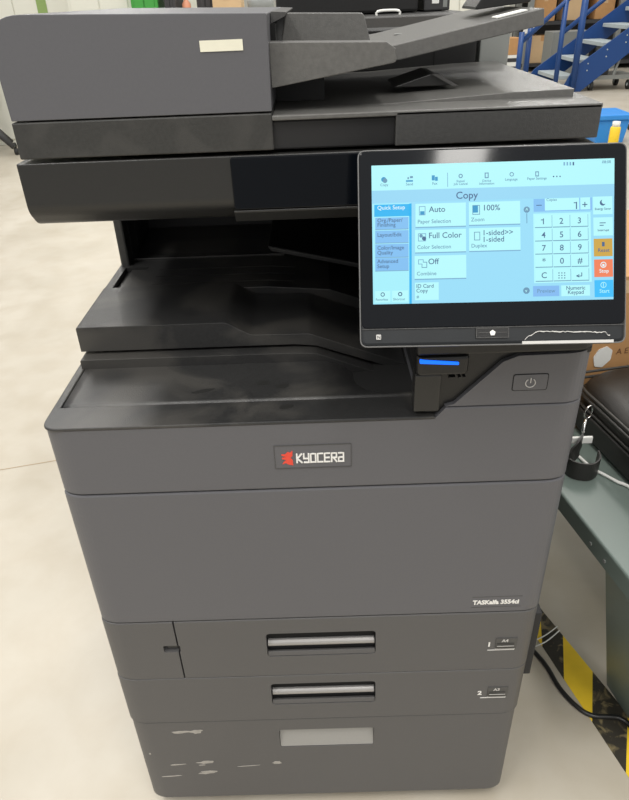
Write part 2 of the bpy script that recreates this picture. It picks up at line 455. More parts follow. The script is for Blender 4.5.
# --- right housing under the screen
newobj('right_housing', prism(roundpoly([(.1265, .052), (.3005, .052), (.3005, .60), (.1265, .60)], [.004, .02, .01, .01], 6), 'z', .7955, .992, .002), BKM, P)
newobj('power_panel', prism(roundpoly([(.3025, .8105), (.3025, .8715), (.222, .8705), (.206, .8640), (.166, .8220), (.158, .8135), (.148, .8105)],
                              [.0, .004, .004, .008, .004, .006, 0], 5), 'y', 0, .05, .0012), G, P)
pp = bpy.data.objects['power_panel']
# round the outer vertical corner with a matching corner piece
cut(pp, [prism([(.3060, -.005), (.3060, .017), (.3025, .017)]+[(HW-.030*(1-math.cos(math.radians(a))), .017*(1-math.sin(math.radians(a)))) for a in range(0, 91, 10)]+[(HW-.030, -.005)], 'z', .79, .88)])
bm = prism(rrect(.2195, .2560, .8285, .8475, .0025), 'y', -.0008, .001, .0003)
pb = newobj('power_button', bm, G, pp)
bm = prism(rrect(.2187, .2568, .8277, .8483, .003), 'y', -.0004, .002)
newobj('button_gap', bm, GAP, pp)
ring = [(.2378+.0052*math.cos(a), -.0012, .8375+.0052*math.sin(a)) for a in [math.radians(125+k*290/18) for k in range(19)]]
bm = tube(ring, .0006, 6); tube([(.2378, -.0012, .8375), (.2378, -.0012, .8435)], .0006, 6, bm=bm)
newobj('power_symbol', bm, PALE, pp)
# dark surround sweeping round the panel to the deck
bm = prism(roundpoly([(.127, .7995), (.144, .7990), (.153, .8050), (.163, .8150), (.205, .8610), (.215, .8670), (.300, .868), (.300, .8900), (.114, .8900)], .003, 4), 'y', .006, .055, .001)
newobj('arm_surround', bm, BK, P)
newobj('surround_cap', prism(roundpoly([(.114, -.002), (.302, -.002), (.302, .30), (.114, .30)], [.006, .02, .005, .005], 8), 'z', .8745, .8935, .003), BK, P)
bm = prism(roundpoly([(.114, -.004), (.170, -.004), (.170, .05), (.114, .05)], [.008, .008, 0, 0], 6), 'z', .852, .8742, .003)
lb = newobj('indicator_block', bm, BK, P)
newobj('indicator_light', prism(roundpoly([(.1170, .8680), (.1580, .8650), (.1580, .8680), (.1170, .8722)], .001, 3), 'y', -.0055, .0), LEDM, lb)
newobj('arm_front_plate', box(.1135, .1420, .0, .02, .8045, .851, .002), SCN, P)
bm = box(.150, .157, -.0005, .03, .8455, .8475); box(.1600, .1630, -.0005, .03, .8455, .8475, bm=bm); box(.165, .168, -.0005, .03, .8455, .8475, bm=bm)
newobj('vent_slot', bm, BK, P)

# --- right side feeder box (folded bypass tray)
newobj('bypass_tray', box(.3035, .3190, .030, .40, .298, .436, .003), RUB, P)

# --- scanner head
prof = roundpoly([(.100, 1.0625), (.100, 1.012), (.118, .9935), (.60, .9935), (.60, 1.0625)], [.002, .02, .02, .004, .004], 6)
sc = newobj('scanner_body', prism(prof, 'x', -.2960, .3015, .004), SCN, P)
o = newobj('gloss_strip', prism(rrect(-.0735, .2990, 1.0075, 1.0612, .004), 'y', .0975, .104, .001), GLASS, P)
newobj('strip_lip', prism(roundpoly([(.0975, 1.0065), (.0975, 1.0045), (.106, .9925), (.125, .9915), (.125, 1.0065)], .002, 3), 'x', -.0740, .2990), SCN, o)
# --- platen cover (right of the document feeder)
newobj('platen_base', box(-.290, .300, .106, .58, 1.0655, 1.094, .002), BKM, P)
newobj('platen_front', prism(roundpoly([(.0975, 1.066), (.304, 1.0665), (.304, 1.0985), (.0975, 1.0985)], .001, 2), 'y', .100, .14, .0015), mat('platen_grey_plastic', (.055, .055, .054, 1), .4, noise=.3, nscale=260, bump=.8, bscale=700), P)
newobj('platen_top', prism([(-.0270, .1), (.304, .1), (.310, .60), (-.0270, .60)], 'z', 1.0945, 1.0995, .0012), TR2, P)
newobj('platen_grip', prism([(-.027, 1.0665), (.0975, 1.0665), (.0975, 1.0945), (-.027, 1.0945)], 'y', .122, .13), BK, P)
newobj('output_plate', prism([(-.02, 1.0985), (.10, 1.1000), (.228, 1.1062), (.291, 1.1072), (.291, 1.0985)], 'y', .150, .50, .0006), TR2, P)
newobj('original_stopper', prism(roundpoly([(.105, 1.1072), (.150, 1.1200), (.156, 1.1195), (.178, 1.1072)], .001, 2), 'y', .22, .30, .001), SCN, P)
newobj('stopper_rim', prism([(.150, 1.1202), (.158, 1.1202), (.181, 1.1073), (.174, 1.1073)], 'y', .215, .225), GT, P)

# --- document feeder
DFX0, DFX1 = -.2900, -.0270
newobj('feeder_base', box(DFX0, DFX1, .100, .56, 1.0665, 1.1020, .0015), GD, P)
def dfcover():
    pts = roundpoly([(DFX0, 1.1035), (DFX1, 1.1035), (DFX1+.001, 1.1855), (DFX0+.010, 1.1780), (DFX0, 1.1600)], [.001, .001, .002, .02, .004], 6)
    return prism(pts, 'y', .100, .50, .003, 3)
# rounded upper left shoulder
pts = roundpoly([(DFX0+.001, 1.1035), (DFX1, 1.1035), (DFX1+.001, 1.1885), (DFX0-.002, 1.1965)], [.001, .001, .002, .034], 10)
df = newobj('feeder_cover', prism(pts, 'y', .100, .50, .003, 3), G, P)
newobj('feeder_end_cap', prism(roundpoly([(DFX1+.0015, 1.178), (DFX1+.016, 1.184), (DFX1+.018, 1.1875), (DFX1+.0015, 1.1885)], .001, 3), 'y', .16, .48), GT, P)
newobj('feeder_mouth', box(DFX1+.0012, DFX1+.006, .15, .48, 1.150, 1.178), GAP, P)
bm = box(-.0915, -.0505, .0992, .102, 1.1585, 1.1680)
tag(newobj('paper_label', bm, STICK, df), 'small cream paper label stuck on the feeder cover')
# inner vertical wall beside the feeder
newobj('feeder_inner_wall', box(DFX1+.0005, .028, .20, .50, 1.1, 1.160), BKM, P)
# input tray: near apron
newobj('input_tray_apron', prism(roundpoly([(DFX1+.0005, 1.1635), (.088, 1.1600), (.096, 1.1550), (.0995, 1.1415), (DFX1+.0005, 1.1225)], [.001, .002, .004, .004, .001], 3), 'y', .118, .145, .0015), TR2, P)
# tray surface: rises to the right
bm = bmesh.new()
def slabxz(pts, y0, y1, b=.001): return prism(roundpoly(pts, .0015, 2), 'y', y0, y1, b)
newobj('input_tray', slabxz([(-.026, 1.1480), (.088, 1.1500), (.107, 1.1520), (.264, 1.1810), (.266, 1.1650), (.112, 1.1370), (-.026, 1.1340)], .20, .46), TR2, P)
newobj('input_tray_floor', slabxz([(-.026, 1.1590), (.086, 1.1565), (.098, 1.154), (.098, 1.149), (-.026, 1.152)], .12, .21), TR2, P)
newobj('paper_guide', prism(roundpoly([(-.0175, 1.1580), (.0790, 1.1560), (.0715, 1.1835), (-.0120, 1.1865)], [0, 0, .006, .006], 5), 'y', .196, .204, .001), TR2, P)
newobj('paper_guide', prism(roundpoly([(-.0175, 1.1580), (.0790, 1.1560), (.0715, 1.1780), (-.0120, 1.1810)], [0, 0, .006, .006], 5), 'y', .40, .408, .001), TR2, P)
newobj('size_print', box(.12, .16, .33, .34, 1.1555, 1.1562), MIDG, P)
newobj('hinge_back', box(-.02, .262, .50, .56, 1.0998, 1.155, .002), BK, P)
newobj('hinge_column', box(.2685, .312, .505, .57, 1.0998, 1.166, .002), MIDG, P)
newobj('hinge_seam', box(.198, .1995, .4985, .50, 1.1, 1.152), GAP, P)

# --- control panel with touch screen (built in its own frame, then posed)
CP = bpy.data.objects.new('control_panel', bpy.data.meshes.new('control_panel')); 
bm = prism(rrect(-.1232, .1232, -.0918, .0912, .0075, 8), 'z', -.022, -.0015, .004, 3)
me = CP.data; bm.to_mesh(me); bm.free(); me.materials.append(BEZ); COL.objects.link(CP); CP.parent = P
tag(CP, 'black tilting touch screen panel')
tilt, yaw = .4955, -.036
rv = Vector((math.cos(yaw), math.sin(yaw), 0)); bk = Vector((-math.sin(yaw), math.cos(yaw), 0))
uv = Vector((0, 0, 1))*math.cos(tilt)+bk*math.sin(tilt); nv = rv.cross(uv)
CP.matrix_world = Matrix(((rv.x, uv.x, nv.x, .1757), (rv.y, uv.y, nv.y, -.0185), (rv.z, uv.z, nv.z, .9967), (0, 0, 0, 1)))
newobj('front_glass', prism(rrect(-.1215, .1215, -.0740, .0895, .006, 8), 'z', -.0016, 0, .0006), GLASS, CP)
# bright worn rim of the frame
bm = bmesh.new()
loop = [(x, y, -.0018) for x, y in rrect(-.1226, .1226, -.0912, .0906, .0070, 8)]
tube(loop, .0007, 6, closed=True, bm=bm)
newobj('frame_rim', bm, RIM, CP)
newobj('lower_seam', box(-.121, .121, -.0750, -.0744, -.002, -.0002), GT, CP)
# home button
newobj('home_button', prism(rrect(-.0145, .0150, -.0845, -.0757, .0008), 'z', -.002, .0002, .0003), BK, CP)
bm = bmesh.new()
for a in ((-.0145, .0150, -.0849, -.0843), (-.0145, .0150, -.0760, -.0754), (-.0149, -.0143, -.0849, -.0754), (.0148, .0154, -.0849, -.0754)):
    merge(bm, box(a[0], a[1], a[2], a[3], -.001, .0005))
merge(bm, box(-.013, .0135, -.0800, -.0795, 0, .0006))
newobj('button_frame', bm, GT, CP)
bm = prism([(0.0003+.0028*math.cos(PI/2+k*2*PI/5), -.0802+.0028*math.sin(PI/2+k*2*PI/5)) for k in range(5)], 'z', 0, .0008)
newobj('home_symbol', bm, WHITE, CP)
bm = prism(rrect(-.1080, -.1035, -.0845, -.0798, .0006), 'z', -.001, .0003)
s = newobj('tag_reader_mark', bm, PALE, CP)
newobj('mark_letter', textbm('N', .0042, -.1072, -.0837, ext=.0002), BK, s).location.z = .0004
# worn strip: irregular silver scrape along the lower right edge
rnd = random.Random(3); bm = bmesh.new(); top = []; bot = []
N = 40
for k in range(N+1):
    t = k/N; x = .030+t*.078
    y = -.0865+.0075*min(1, t*6)**.7-.0012*t*2+rnd.uniform(-.0005, .0005)-(.003 if k > N-2 else 0)
    top.append((x, y)); bot.append((x, y-.0005-.0006*rnd.random()))
for k in range(N):
    bm.faces.new([bm.verts.new((*q, .0004)) for q in (bot[k], bot[k+1], top[k+1], top[k])])
merge(bm, box(.028, .112, -.0912, -.0885, -.0016, -.0010))
newobj('worn_edge', bm, PALE, CP)

# screen: cell and graphics
def S(px, py):
    u0 = (px-371)/(615-371); top = 165-4*u0
    v = (py-top)/139.0; l = 371+2*v; rr_ = 614-3.6*v; u = min(1, max(0, (px-l)/(rr_-l))); v = min(1, max(0, v))
    return (-.1105+u*.2215, .0765-v*.1280)
SM = {}
def em(r, g, b):
    k = (r, g, b)
    if k not in SM: SM[k] = emis('screen_%s' % len(SM), r, g, b, 1.0)
    return SM[k]
C_BG, C_TOP, C_TILE = em(152, 220, 247), em(178, 246, 252), em(182, 248, 252)
C_LEFT, C_TAB, C_ACT, C_TXT = em(165, 238, 250), em(128, 190, 240), em(40, 180, 240), em(70, 100, 140)
C_ICO, C_ICB, C_HEAD, C_LINE = em(105, 150, 180), em(50, 150, 200), em(150, 214, 243), em(120, 170, 205)
C_ORG, C_COR, C_CYN, C_BTN, C_WT = em(205, 165, 70), em(240, 130, 90), em(60, 190, 250), em(130, 185, 240), em(225, 250, 255)
mats = [C_BG, C_TOP, C_TILE, C_LEFT, C_TAB, C_ACT, C_TXT, C_ICO, C_ICB, C_HEAD, C_LINE, C_ORG, C_COR, C_CYN, C_BTN, C_WT]
IDX = {m: i for i, m in enumerate(mats)}
sb = bmesh.new()
def quad(px0, py0, px1, py1, m, z):
    p = [S(px0, py0), S(px0, py1), S(px1, py1), S(px1, py0)]
    f = sb.faces.new([sb.verts.new((x, y, z)) for x, y in p]); f.material_index = IDX[m]
def pquad(px0, py0, px1, py1, m, z, slope=-4/244):
    # py given at px0; follows the slight slope of the picture
    p = [S(px0, py0), S(px0, py1), S(px1, py1+slope*(px1-px0)), S(px1, py0+slope*(px1-px0))]
    f = sb.faces.new([sb.verts.new((x, y, z)) for x, y in p]); f.material_index = IDX[m]
def stext(s, px, py, hpx, m=None, z=.0009, align='LEFT', off=.00004):
    m = m or C_TXT; x, y = S(px, py)
    t = textbm(s, hpx*.00092*1.22, x, y, ext=.00002, align=align, offset=off)
    for v in t.verts: v.co.z += z
    for f in t.faces: f.material_index = IDX[m]
    me = bpy.data.meshes.new('t'); t.to_mesh(me); t.free()
    k0 = len(sb.faces); sb.from_mesh(me); bpy.data.meshes.remove(me)
def dot(px, py, r, m, z=.0009, n=10, hole=0):
    x, y = S(px, py); r *= .00091; hole *= .00091
    if hole:
        for k in range(n*2):
            a, b = 2*PI*k/(n*2), 2*PI*(k+1)/(n*2)
            f = sb.faces.new([sb.verts.new((x+q*math.cos(w), y+q*math.sin(w), z)) for q, w in ((r, a), (r, b), (hole, b), (hole, a))]); f.material_index = IDX[m]
    else:
        f = sb.faces.new([sb.verts.new((x+r*math.cos(2*PI*k/n), y+r*math.sin(2*PI*k/n), z)) for k in range(n)]); f.material_index = IDX[m]
Z0, Z1, Z2, Z3 = .0003, .0005, .0007, .0009
quad(371, 165, 615, 304, C_BG, Z0)
pquad(371.2, 165, 615, 190, C_TOP, Z1); pquad(372, 190, 614.5, 202, C_HEAD, Z1)
pquad(372, 203, 411, 303.5, C_LEFT, Z1); pquad(409.2, 203, 411.6, 303.5, C_ACT, Z2)
pquad(374, 204, 411.5, 216, C_ACT, Z2)
for y0, y1 in ((217, 228.5), (230, 242), (243.5, 256.5), (257.5, 270)): pquad(375, y0, 408.5, y1, C_TAB, Z2); pquad(375, y1, 408.5, y1+.8, C_LINE, Z2)
stext('Quick Setup', 377, 209, 4.6, C_WT)
stext('Org./Paper/', 377, 221.5, 4.4); stext('Finishing', 377, 226, 4.4)
stext('Layout/Edit', 377, 236, 4.4)
stext('Color/Image', 377, 249, 4.4); stext('Quality', 377, 253.8, 4.4)
stext('Advanced', 377, 262.5, 4.4); stext('Setup', 377, 267.4, 4.4)
pquad(375, 290.5, 390, 302, C_TILE, Z2); pquad(392, 290.2, 408, 301.6, C_TILE, Z2)
dot(382.5, 294, 2.2, C_TXT, hole=1.4); dot(400, 293.7, 2.2, C_TXT, hole=1.2)
stext('Favorites', 375.5, 300.3, 2.8, C_ICO); stext('Shortcut', 393, 300, 2.8, C_ICO)
# top icons
for x, s in ((384, 'Copy'), (409.5, 'Send'), (435, 'Fax')):
    stext(s, x, 185.5-(x-384)*.016, 3.0, C_ICO, align='CENTER')
dot(383.5, 179, 2.6, C_ICB); dot(384.8, 180.2, 2.4, C_ICO, Z3+.0001)
pquad(406, 180, 413, 181.6, C_ICB, Z3); pquad(407.5, 177, 409, 179, C_ICO, Z3); pquad(410, 176, 413, 178, C_ICO, Z3)
pquad(432, 175.5, 435, 180.5, C_ICB, Z3); pquad(435.3, 177, 438, 181, C_ICB, Z3)
pquad(447.6, 173, 448.2, 187, C_LINE, Z3)
for x, a, b in ((461, 'Status/', 'Job Cancel'), (487, 'Device', 'Information')):
    stext(a, x, 182.5, 2.6, C_ICO, align='CENTER'); stext(b, x, 185.3, 2.6, C_ICO, align='CENTER')
stext('Language', 511.5, 181.5, 2.8, C_ICO, align='CENTER'); stext('Paper Settings', 537, 181, 2.8, C_ICO, align='CENTER')
dot(461, 176.5, 2.2, C_ICO, hole=1.2); pquad(485, 173.5, 489, 179, C_ICO, Z3); pquad(486, 174.5, 488, 178, C_TOP, Z3+.0001)
dot(512, 175.5, 2.2, C_ICO, hole=1.4); pquad(535.4, 173, 539, 178, C_ICO, Z3); pquad(536.2, 174, 538.2, 177, C_TOP, Z3+.0001)
for k in range(3): dot(553.5+k*3.2, 178.2, .75, C_TXT)
for k in range(4): pquad(563.5+k*3, 164.3, 565+k*3, 167.6, C_TXT if k == 3 else C_LINE, Z3)
stext('08:08', 601.5, 166, 3.2, C_ICO)
stext('Copy', 456, 199, 8.2, C_TXT, off=.00008)
# tiles
def tile(x0, y0, x1, y1, big, small, icon=None, s2=None):
    pquad(x0, y1, x1, y1+1.0, C_LINE, Z1+.0001); pquad(x0, y0, x1, y1, C_TILE, Z2)
    if s2: stext(big, x0+13, y0+7.2, 6.2, off=.00005); stext(s2, x0+13, y0+13.8, 6.2, off=.00005)
    else: stext(big, x0+13.5, y0+8.4, 6.6, off=.00005)
    stext(small, x0+2, y1-3.4, 4.4, C_ICO)
tile(415.5, 203.5, 466, 226.5, 'Auto', 'Paper Selection')
tile(415, 229.5, 466, 252, 'Full Color', 'Color Selection')
tile(414.5, 255.5, 466, 278.5, 'Off', 'Combine')
tile(469, 202.5, 520, 225, '100%', 'Zoom')
tile(469, 228.3, 520, 251, '1-sided>>', 'Duplex', s2='1-sided')
pquad(414.8, 282.3, 438.5, 300, C_TILE, Z2); stext('ID Card', 416, 287.6, 4.4); stext('Copy', 416, 292.2, 4.4); stext('#', 416.3, 298, 3.6, C_ICO)
def frame(px0, py0, px1, py1, m, fill=None):
    pquad(px0, py0, px1, py1, m, Z3); pquad(px0+.7, py0+.7, px1-.7, py1-.7, fill or C_TILE, Z3+.0001)
frame(419, 206, 425.5, 215, C_LINE); pquad(420.2, 211, 424.5, 214.4, C_ICB, Z3+.0002)
dot(420.5, 235, 2.0, C_ICO); dot(424, 238, 2.2, C_TXT, Z3+.0001); frame(418, 233, 426, 241, C_LINE); dot(421, 235.5, 1.8, C_ICO, Z3+.0002); dot(424.2, 238.6, 1.8, C_TXT, Z3+.0002)
frame(418, 259, 423.5, 264, C_LINE); frame(421.5, 261.5, 427, 267.5, C_ICO)
frame(472.5, 205.5, 480, 215, C_ICO); pquad(472.7, 206, 478, 213, C_ICB, Z3+.0002)
frame(474, 232, 480, 240.5, C_ICO)
# scroll buttons
dot(526.5, 210.5, 3.2, C_ICO); stext('^', 525.0, 213.2, 5, C_TILE, z=.0011); pquad(526.2, 214, 526.9, 224, C_ICO, Z2)
dot(525.2, 291, 3.4, C_ICO); stext('v', 523.8, 292.6, 4, C_TILE, z=.0011)
# copies counter + keypad
pquad(533.5, 200, 591, 212.6, C_BTN, Z1); pquad(544.5, 199.8, 578.5, 211.6, C_TILE, Z2); pquad(579.5, 199.2, 589.3, 211, C_TILE, Z2); pquad(534, 200.2, 543.5, 212, C_TAB, Z2)
stext('Copies', 546, 202.3, 3.0, C_ICO); stext('1', 573, 210.5, 8.4); stext('+', 580.8, 209.8, 8.5); pquad(536, 206, 541.5, 206.8, C_TXT, Z3)
pquad(533, 214.5, 589.5, 283.5, C_TOP, Z1)
keys = [['1', '2', '3'], ['4', '5', '6'], ['7', '8', '9'], ['*', '0', '#'], ['C', '', '']]
ky = [216.3, 229.7, 242.7, 255.8, 269.8]
for r_, row in enumerate(keys):
    for c_, s in enumerate(row):
        x0 = 534.5+c_*17.7; x1 = x0+16.6; y0 = ky[r_]-c_*.3
        pquad(x0, y0+11.6, x1, y0+12.4, C_ICO, Z1+.0001); pquad(x1, y0, x1+.5, y0+12.2, C_LINE, Z1+.0001); pquad(x0, y0, x1, y0+11.6, C_TILE, Z2)
        if s: stext(s, x0+8.3, y0+8.8, 6.8, align='CENTER', off=.00006)
for i in range(3):
    for j in range(3): dot(557.4+i*2.8, 273.6+j*2.5, .65, C_TXT)
stext('<', 574, 278.8, 5, off=.0001); pquad(575, 276.4, 580, 277.2, C_TXT, Z3); pquad(579.3, 273.2, 580.1, 277, C_TXT, Z3)
pquad(531.8, 286.5, 557.5, 297, C_BTN, Z2); stext('Preview', 544.5, 293.2, 4.6, C_ICO, align='CENTER')
pquad(559.5, 286, 587.5, 296.8, C_TILE, Z2); stext('Numeric', 573.5, 290.3, 4.4, align='CENTER'); stext('Keypad', 573.5, 294.6, 4.4, align='CENTER')
# flags of the figure one
for fx, fy in ((542.0, 220.2), (574.6, 203.6)):
    pquad(fx-1.6, fy+.2, fx+.4, fy+1.1, C_TXT, Z3)
# right column
for y0, y1, m, s, tm in ((198.5, 216, C_TILE, 'Energy Saver', C_TXT), (219, 237, C_TILE, 'Interrupt', C_TXT), (240, 257.5, C_ORG, 'Reset', C_TXT), (260.5, 278, C_COR, 'Stop', C_WT), (281, 298, C_CYN, 'Start', C_TOP)):
    pquad(592, y0, 611 if y0 < 240 else 610.3, y1, m, Z2)
    stext(s, 601.5, y1-4.5, 2.5 if len(s) > 6 else 4.2, tm, align='CENTER')
dot(601.5, 204.5, 3.0, C_TXT); dot(602.9, 203.4, 2.6, C_TILE, Z3+.0001)
pquad(598, 224, 604, 224.8, C_TXT, Z3); pquad(598, 226.4, 602, 227.2, C_TXT, Z3)
pquad(600, 243.2, 602.6, 247.6, C_TXT, Z3)
dot(601, 265.8, 3.0, C_WT, hole=2.2); pquad(600, 265, 602, 267.4, C_WT, Z3)
dot(600.7, 285.8, 3.0, C_TOP, hole=2.3); pquad(600.3, 284, 601, 287.6, C_TOP, Z3)
o = newobj('touch_screen', sb, mats, CP)
# smudge on the top bezel
# arm holding the panel
newobj('panel_arm', prism(roundpoly([(.010, .885), (.075, .885), (.075, .930), (.052, .975), (.030, .985), (.018, .950)], .006, 4), 'x', .135, .235, .003), BKM, P)

# ================================================================== FLOOR TAPE AND CABLE
bm = bmesh.new()
def lerp(a, b, t): return Vector(a).lerp(Vector(b), t)
# band with oblique yellow and black fields
e1 = ((.5165, .335), (.484, .229)); e2 = ((.5475, .2445), (.507, .136))
A = Vector(e1[0]); B_ = Vector(e1[1]); dR = Vector(e2[0])-A; dL = Vector(e2[1])-B_
ks = [-6, -4.9, -4.0, -2.9, -2.1, -1.05, 0, 1, 1.93, 2.9, 3.9]
col_y = [0, 1, 0, 1, 0, 0, 1, 0, 1, 0]
ks = [-8.2, -7.2, -6.0, -5.0, -3.9, -2.9, -1.9, -.86, 0, 1, 2.05, 3.05, 4.1, 5.1]
for i in range(len(ks)-1):
    y = 1 if i % 2 == 0 else 0
    pR = lambda k: A+dR*k; pL = lambda k: B_+dL*k
    f = bm.faces.new([bm.verts.new((*q, .0009)) for q in (pL(ks[i]), pL(ks[i+1]), pR(ks[i+1]), pR(ks[i]))])
    f.material_index = 1 if i % 2 else 0
r = bmesh.ops.extrude_face_region(bm, geom=bm.faces[:])
for v in [g for g in r['geom'] if isinstance(g, bmesh.types.BMVert)]: v.co.z = .0001
bmesh.ops.reverse_faces(bm, faces=bm.faces[:])
tp = newobj('floor_tape', bm, [YEL, TBLK], None)
tag(tp, 'yellow and black striped hazard tape stuck on the floor beside the bench', 'floor tape')

bm = tube([(.25, .50, .006), (.36, .42, .006), (.445, .285, .006), (.467, .205, .006), (.487, .165, .006), (.508, .146, .006), (.540, .142, .006), (.560, .138, .006), (.574, .118, .006), (.584, .06, .006), (.592, -.02, .006), (.60, -.12, .006), (.60, -.4, .006)], .0048, 10, smoothsub=6)
tag(newobj('power_cable', bm, CORD, None, True), 'black power cable lying on the floor across the striped tape', 'cable')
bm = tube([(.40, .300, .0035), (.44, .318, .0035), (.475, .333, .0035), (.511, .357, .0035)], .0014, 8, smoothsub=4)
tag(newobj('thin_cord', bm, PAPER, None, True), 'thin white cord crossing the black field of the floor tape, farther strand', 'cord')
bm = tube([(.40, .288, .0035), (.44, .304, .0035), (.475, .319, .0035), (.512, .346, .0035)], .0014, 8, smoothsub=4)
tag(newobj('thin_cord', bm, PAPER, None, True), 'thin white cord crossing the black field of the floor tape, nearer strand', 'cord')

# ================================================================== BENCH AND WHAT STANDS ON IT
BR = math.radians(10.3); BO = (.457, .08, 0)
TB = Matrix.Translation(BO) @ Matrix.Rotation(BR, 4, 'Z')
W = thing('work_bench', 'low grey green metal bench to the right of the copier', 'bench', BO, BR)
top = newobj('bench_top', box(0, .75, -.10, 1.02, .412, .450, .004, 3), BENCH, W)
for y in (.055, .095): newobj('screw', tube([(-.0015, y, .428), (.002, y, .428)], .0035, 8), MIDG, top)
def legplate(y0a, y0b, y1a, y1b):
    bm = bmesh.new()
    q = [(.022, y0a, .4115), (.022, y1a, .4115), (.130, y1b, 0.0), (.130, y0b, 0.0)]
    f = bm.faces.new([bm.verts.new(p) for p in q]); r = bmesh.ops.extrude_face_region(bm, geom=[f])
    for v in [g for g in r['geom'] if isinstance(g, bmesh.types.BMVert)]: v.co.x += .02
    return bm
newobj('leg', legplate(-.045, -.035, .083, .113), BENCH, W)
bm = box(.60, .62, -.04, .11, 0, .4115)
newobj('leg', bm, BENCH, W)
bm = box(.60, .64, 0.90, 1.0, 0, .4115); newobj('leg', bm, BENCH, W)
bm = box(.30, .34, 0.90, 1.0, 0, .4115); newobj('leg', bm, BENCH, W)

# bag
BG = thing('laptop_bag', 'black nylon laptop bag lying on the bench', 'bag', TB @ Vector((.308, .17, .4505)), BR)
def bagbody():
    bm = bmesh.new(); nx, ny, nz_ = 14, 22, 6
    bmesh.ops.create_cube(bm, size=1)
    bmesh.ops.subdivide_edges(bm, edges=bm.edges[:], cuts=9, use_grid_fill=True)
    for v in bm.verts:
        c = v.co; e = 7
        l = (abs(c.x*2)**e+abs(c.y*2)**e+abs(c.z*2)**4)**(1/e)
        m_ = max(abs(c.x*2), abs(c.y*2), abs(c.z*2))
        q = c*(m_/max(l, 1e-6)) if l > 0 else c
        v.co = Vector((q.x*.36, q.y*.52, (q.z+.5)*.104))
        if v.co.z > .08: v.co.z += .006*math.sin(v.co.x*21+1)*math.sin(v.co.y*17)+.004*math.sin(v.co.y*39+v.co.x*30)
        v.co.z = max(v.co.z, 0)
    return bm
body = newobj('bag_body', bagbody(), BAGM, BG, True)
def around(z, off=.002, half=True):
    pts = []
    for y in [(-.25+k*.05) for k in range(11)]: pts.append((-.180-off+(.012 if abs(y) > .24 else 0), y, z))
    pts += [(-.160, .262, z), (-.10, .264, z), (.0, .264, z), (.1, .264, z)]
    return pts
for z in (.090, .078, .058): newobj('zipper', tube(around(z), .0028, 8, smoothsub=3), BAGP, BG, True)
newobj('side_pocket', box(-.186, -.176, -.20, .235, .008, .052, .004, 3), BAGM, BG)
newobj('carry_handle', ribbon([(-.10, .05, .105), (-.05, .10, .125), (.0, .17, .128), (.04, .235, .108)], .03, .006, up=Vector((0, 0, 1))), BAGP, BG)
newobj('top_flap', prism(rrect(-.12, .17, -.22, .17, .03), 'z', .1075, .114, .004), BAGM, BG)
# strap end with ring and slider (one strap)
ST = thing('shoulder_strap', 'black webbing strap with metal clip hanging from the bag', 'strap', (0, 0, 0))
newobj('webbing', ribbon([(.482, .366, .498), (.470, .349, .492), (.458, .340, .480), (.447, .330, .4695), (.456, .312, .4695), (.480, .306, .4695), (.500, .322, .4695), (.506, .345, .4695)], .036, .003), BAGM, ST)
ring = [(.503+.0085*math.cos(a), .407+.004*math.cos(a), .529+.014*math.sin(a)) for a in [2*PI*k/16 for k in range(16)]]
newobj('ring', tube(ring, .0018, 6, closed=True), CHROME, ST, True)
newobj('snap_hook', tube([(.497, .398, .520), (.492, .390, .512), (.487, .378, .504)], .0034, 8), CHROME, ST, True)
newobj('slider', box(.462, .500, .362, .368, .4900, .5045, .002), PAPER, ST)
# white cable on the bench
bm = tube([(.500, .332, .4535), (.512, .317, .4535), (.527, .296, .4535), (.543, .277, .4535), (.565, .20, .4535), (.575, .10, .4535)], .0030, 8, smoothsub=5)
tube([(.485, .378, .4535), (.493, .350, .4535), (.500, .332, .4535)], .0030, 8, smoothsub=5, bm=bm)
tag(newobj('white_cable', bm, PAPER, None, True), 'white cable curling over the bench beside the bag', 'cable')
# carton on bench
CT = thing('cardboard_box', 'brown cardboard box standing on the bench behind the laptop bag', 'box', TB @ Vector((.30, .62, .4505)), BR)
newobj('carton', box(-.26, .26, -.15, .25, 0, .27, .001), CARD, CT)
bm = prism(roundpoly([(-.094, .078), (-.076, .074), (-.060, .090), (-.060, .112), (-.074, .122), (-.092, .116), (-.100, .100)], .006, 3), 'y', -.1515, -.1495)
tag(newobj('torn_label', bm, PAPER, CT), 'torn white paper label')
bm = bmesh.new(); merge(bm, xform(textbm('A E C', .019, -.050, .100), Matrix.Translation((0, -.1505, 0)) @ RX90))
newobj('box_print', bm, mat('brown_print', (.16, .07, .03, 1), .7), CT)
newobj('packing_tape', box(-.26, .26, -.1505, -.1496, .235, .262), CARD2, CT)

# ================================================================== BACKGROUND RIGHT: STAIRS
SX, SY0, SY1 = 3.15, 8.95, 9.80
st = thing('metal_stairs', 'blue steel staircase with grey treads at the far right', 'stairs', (0, 0, 0))
run, rise = .270, .185
def tz(k): return .19+rise*k
def tx(k): return 3.25+run*k
for k in range(8):
    newobj('tread', box(tx(k)-.02, tx(k)+run*.93, SY0+.03, SY1-.02, tz(k)-.045, tz(k), .004), TREAD, st)
def stringer(y0, y1, x0, z0, x1, z1, h):
    return prism([(x0, z0), (x1, z1), (x1, z1-h), (x0+.12, max(0, z0-h)), (x0, 0 if z0-h < 0 else z0-h)], 'y', y0, y1)
newobj('stringer', prism([(3.30, .02), (3.44, .29), (5.6, .29+2.16*.70), (5.6, .29+2.16*.70-.20), (3.55, .0), (3.32, .0)], 'y', SY0-.03, SY0), BLUE, st)
newobj('stringer', prism([(3.06, .02), (3.18, .20), (5.6, .20+2.42*.70), (5.6, .20+2.42*.70-.24), (3.40, .0), (3.08, .0)], 'y', SY1, SY1+.03), BLUE, st)
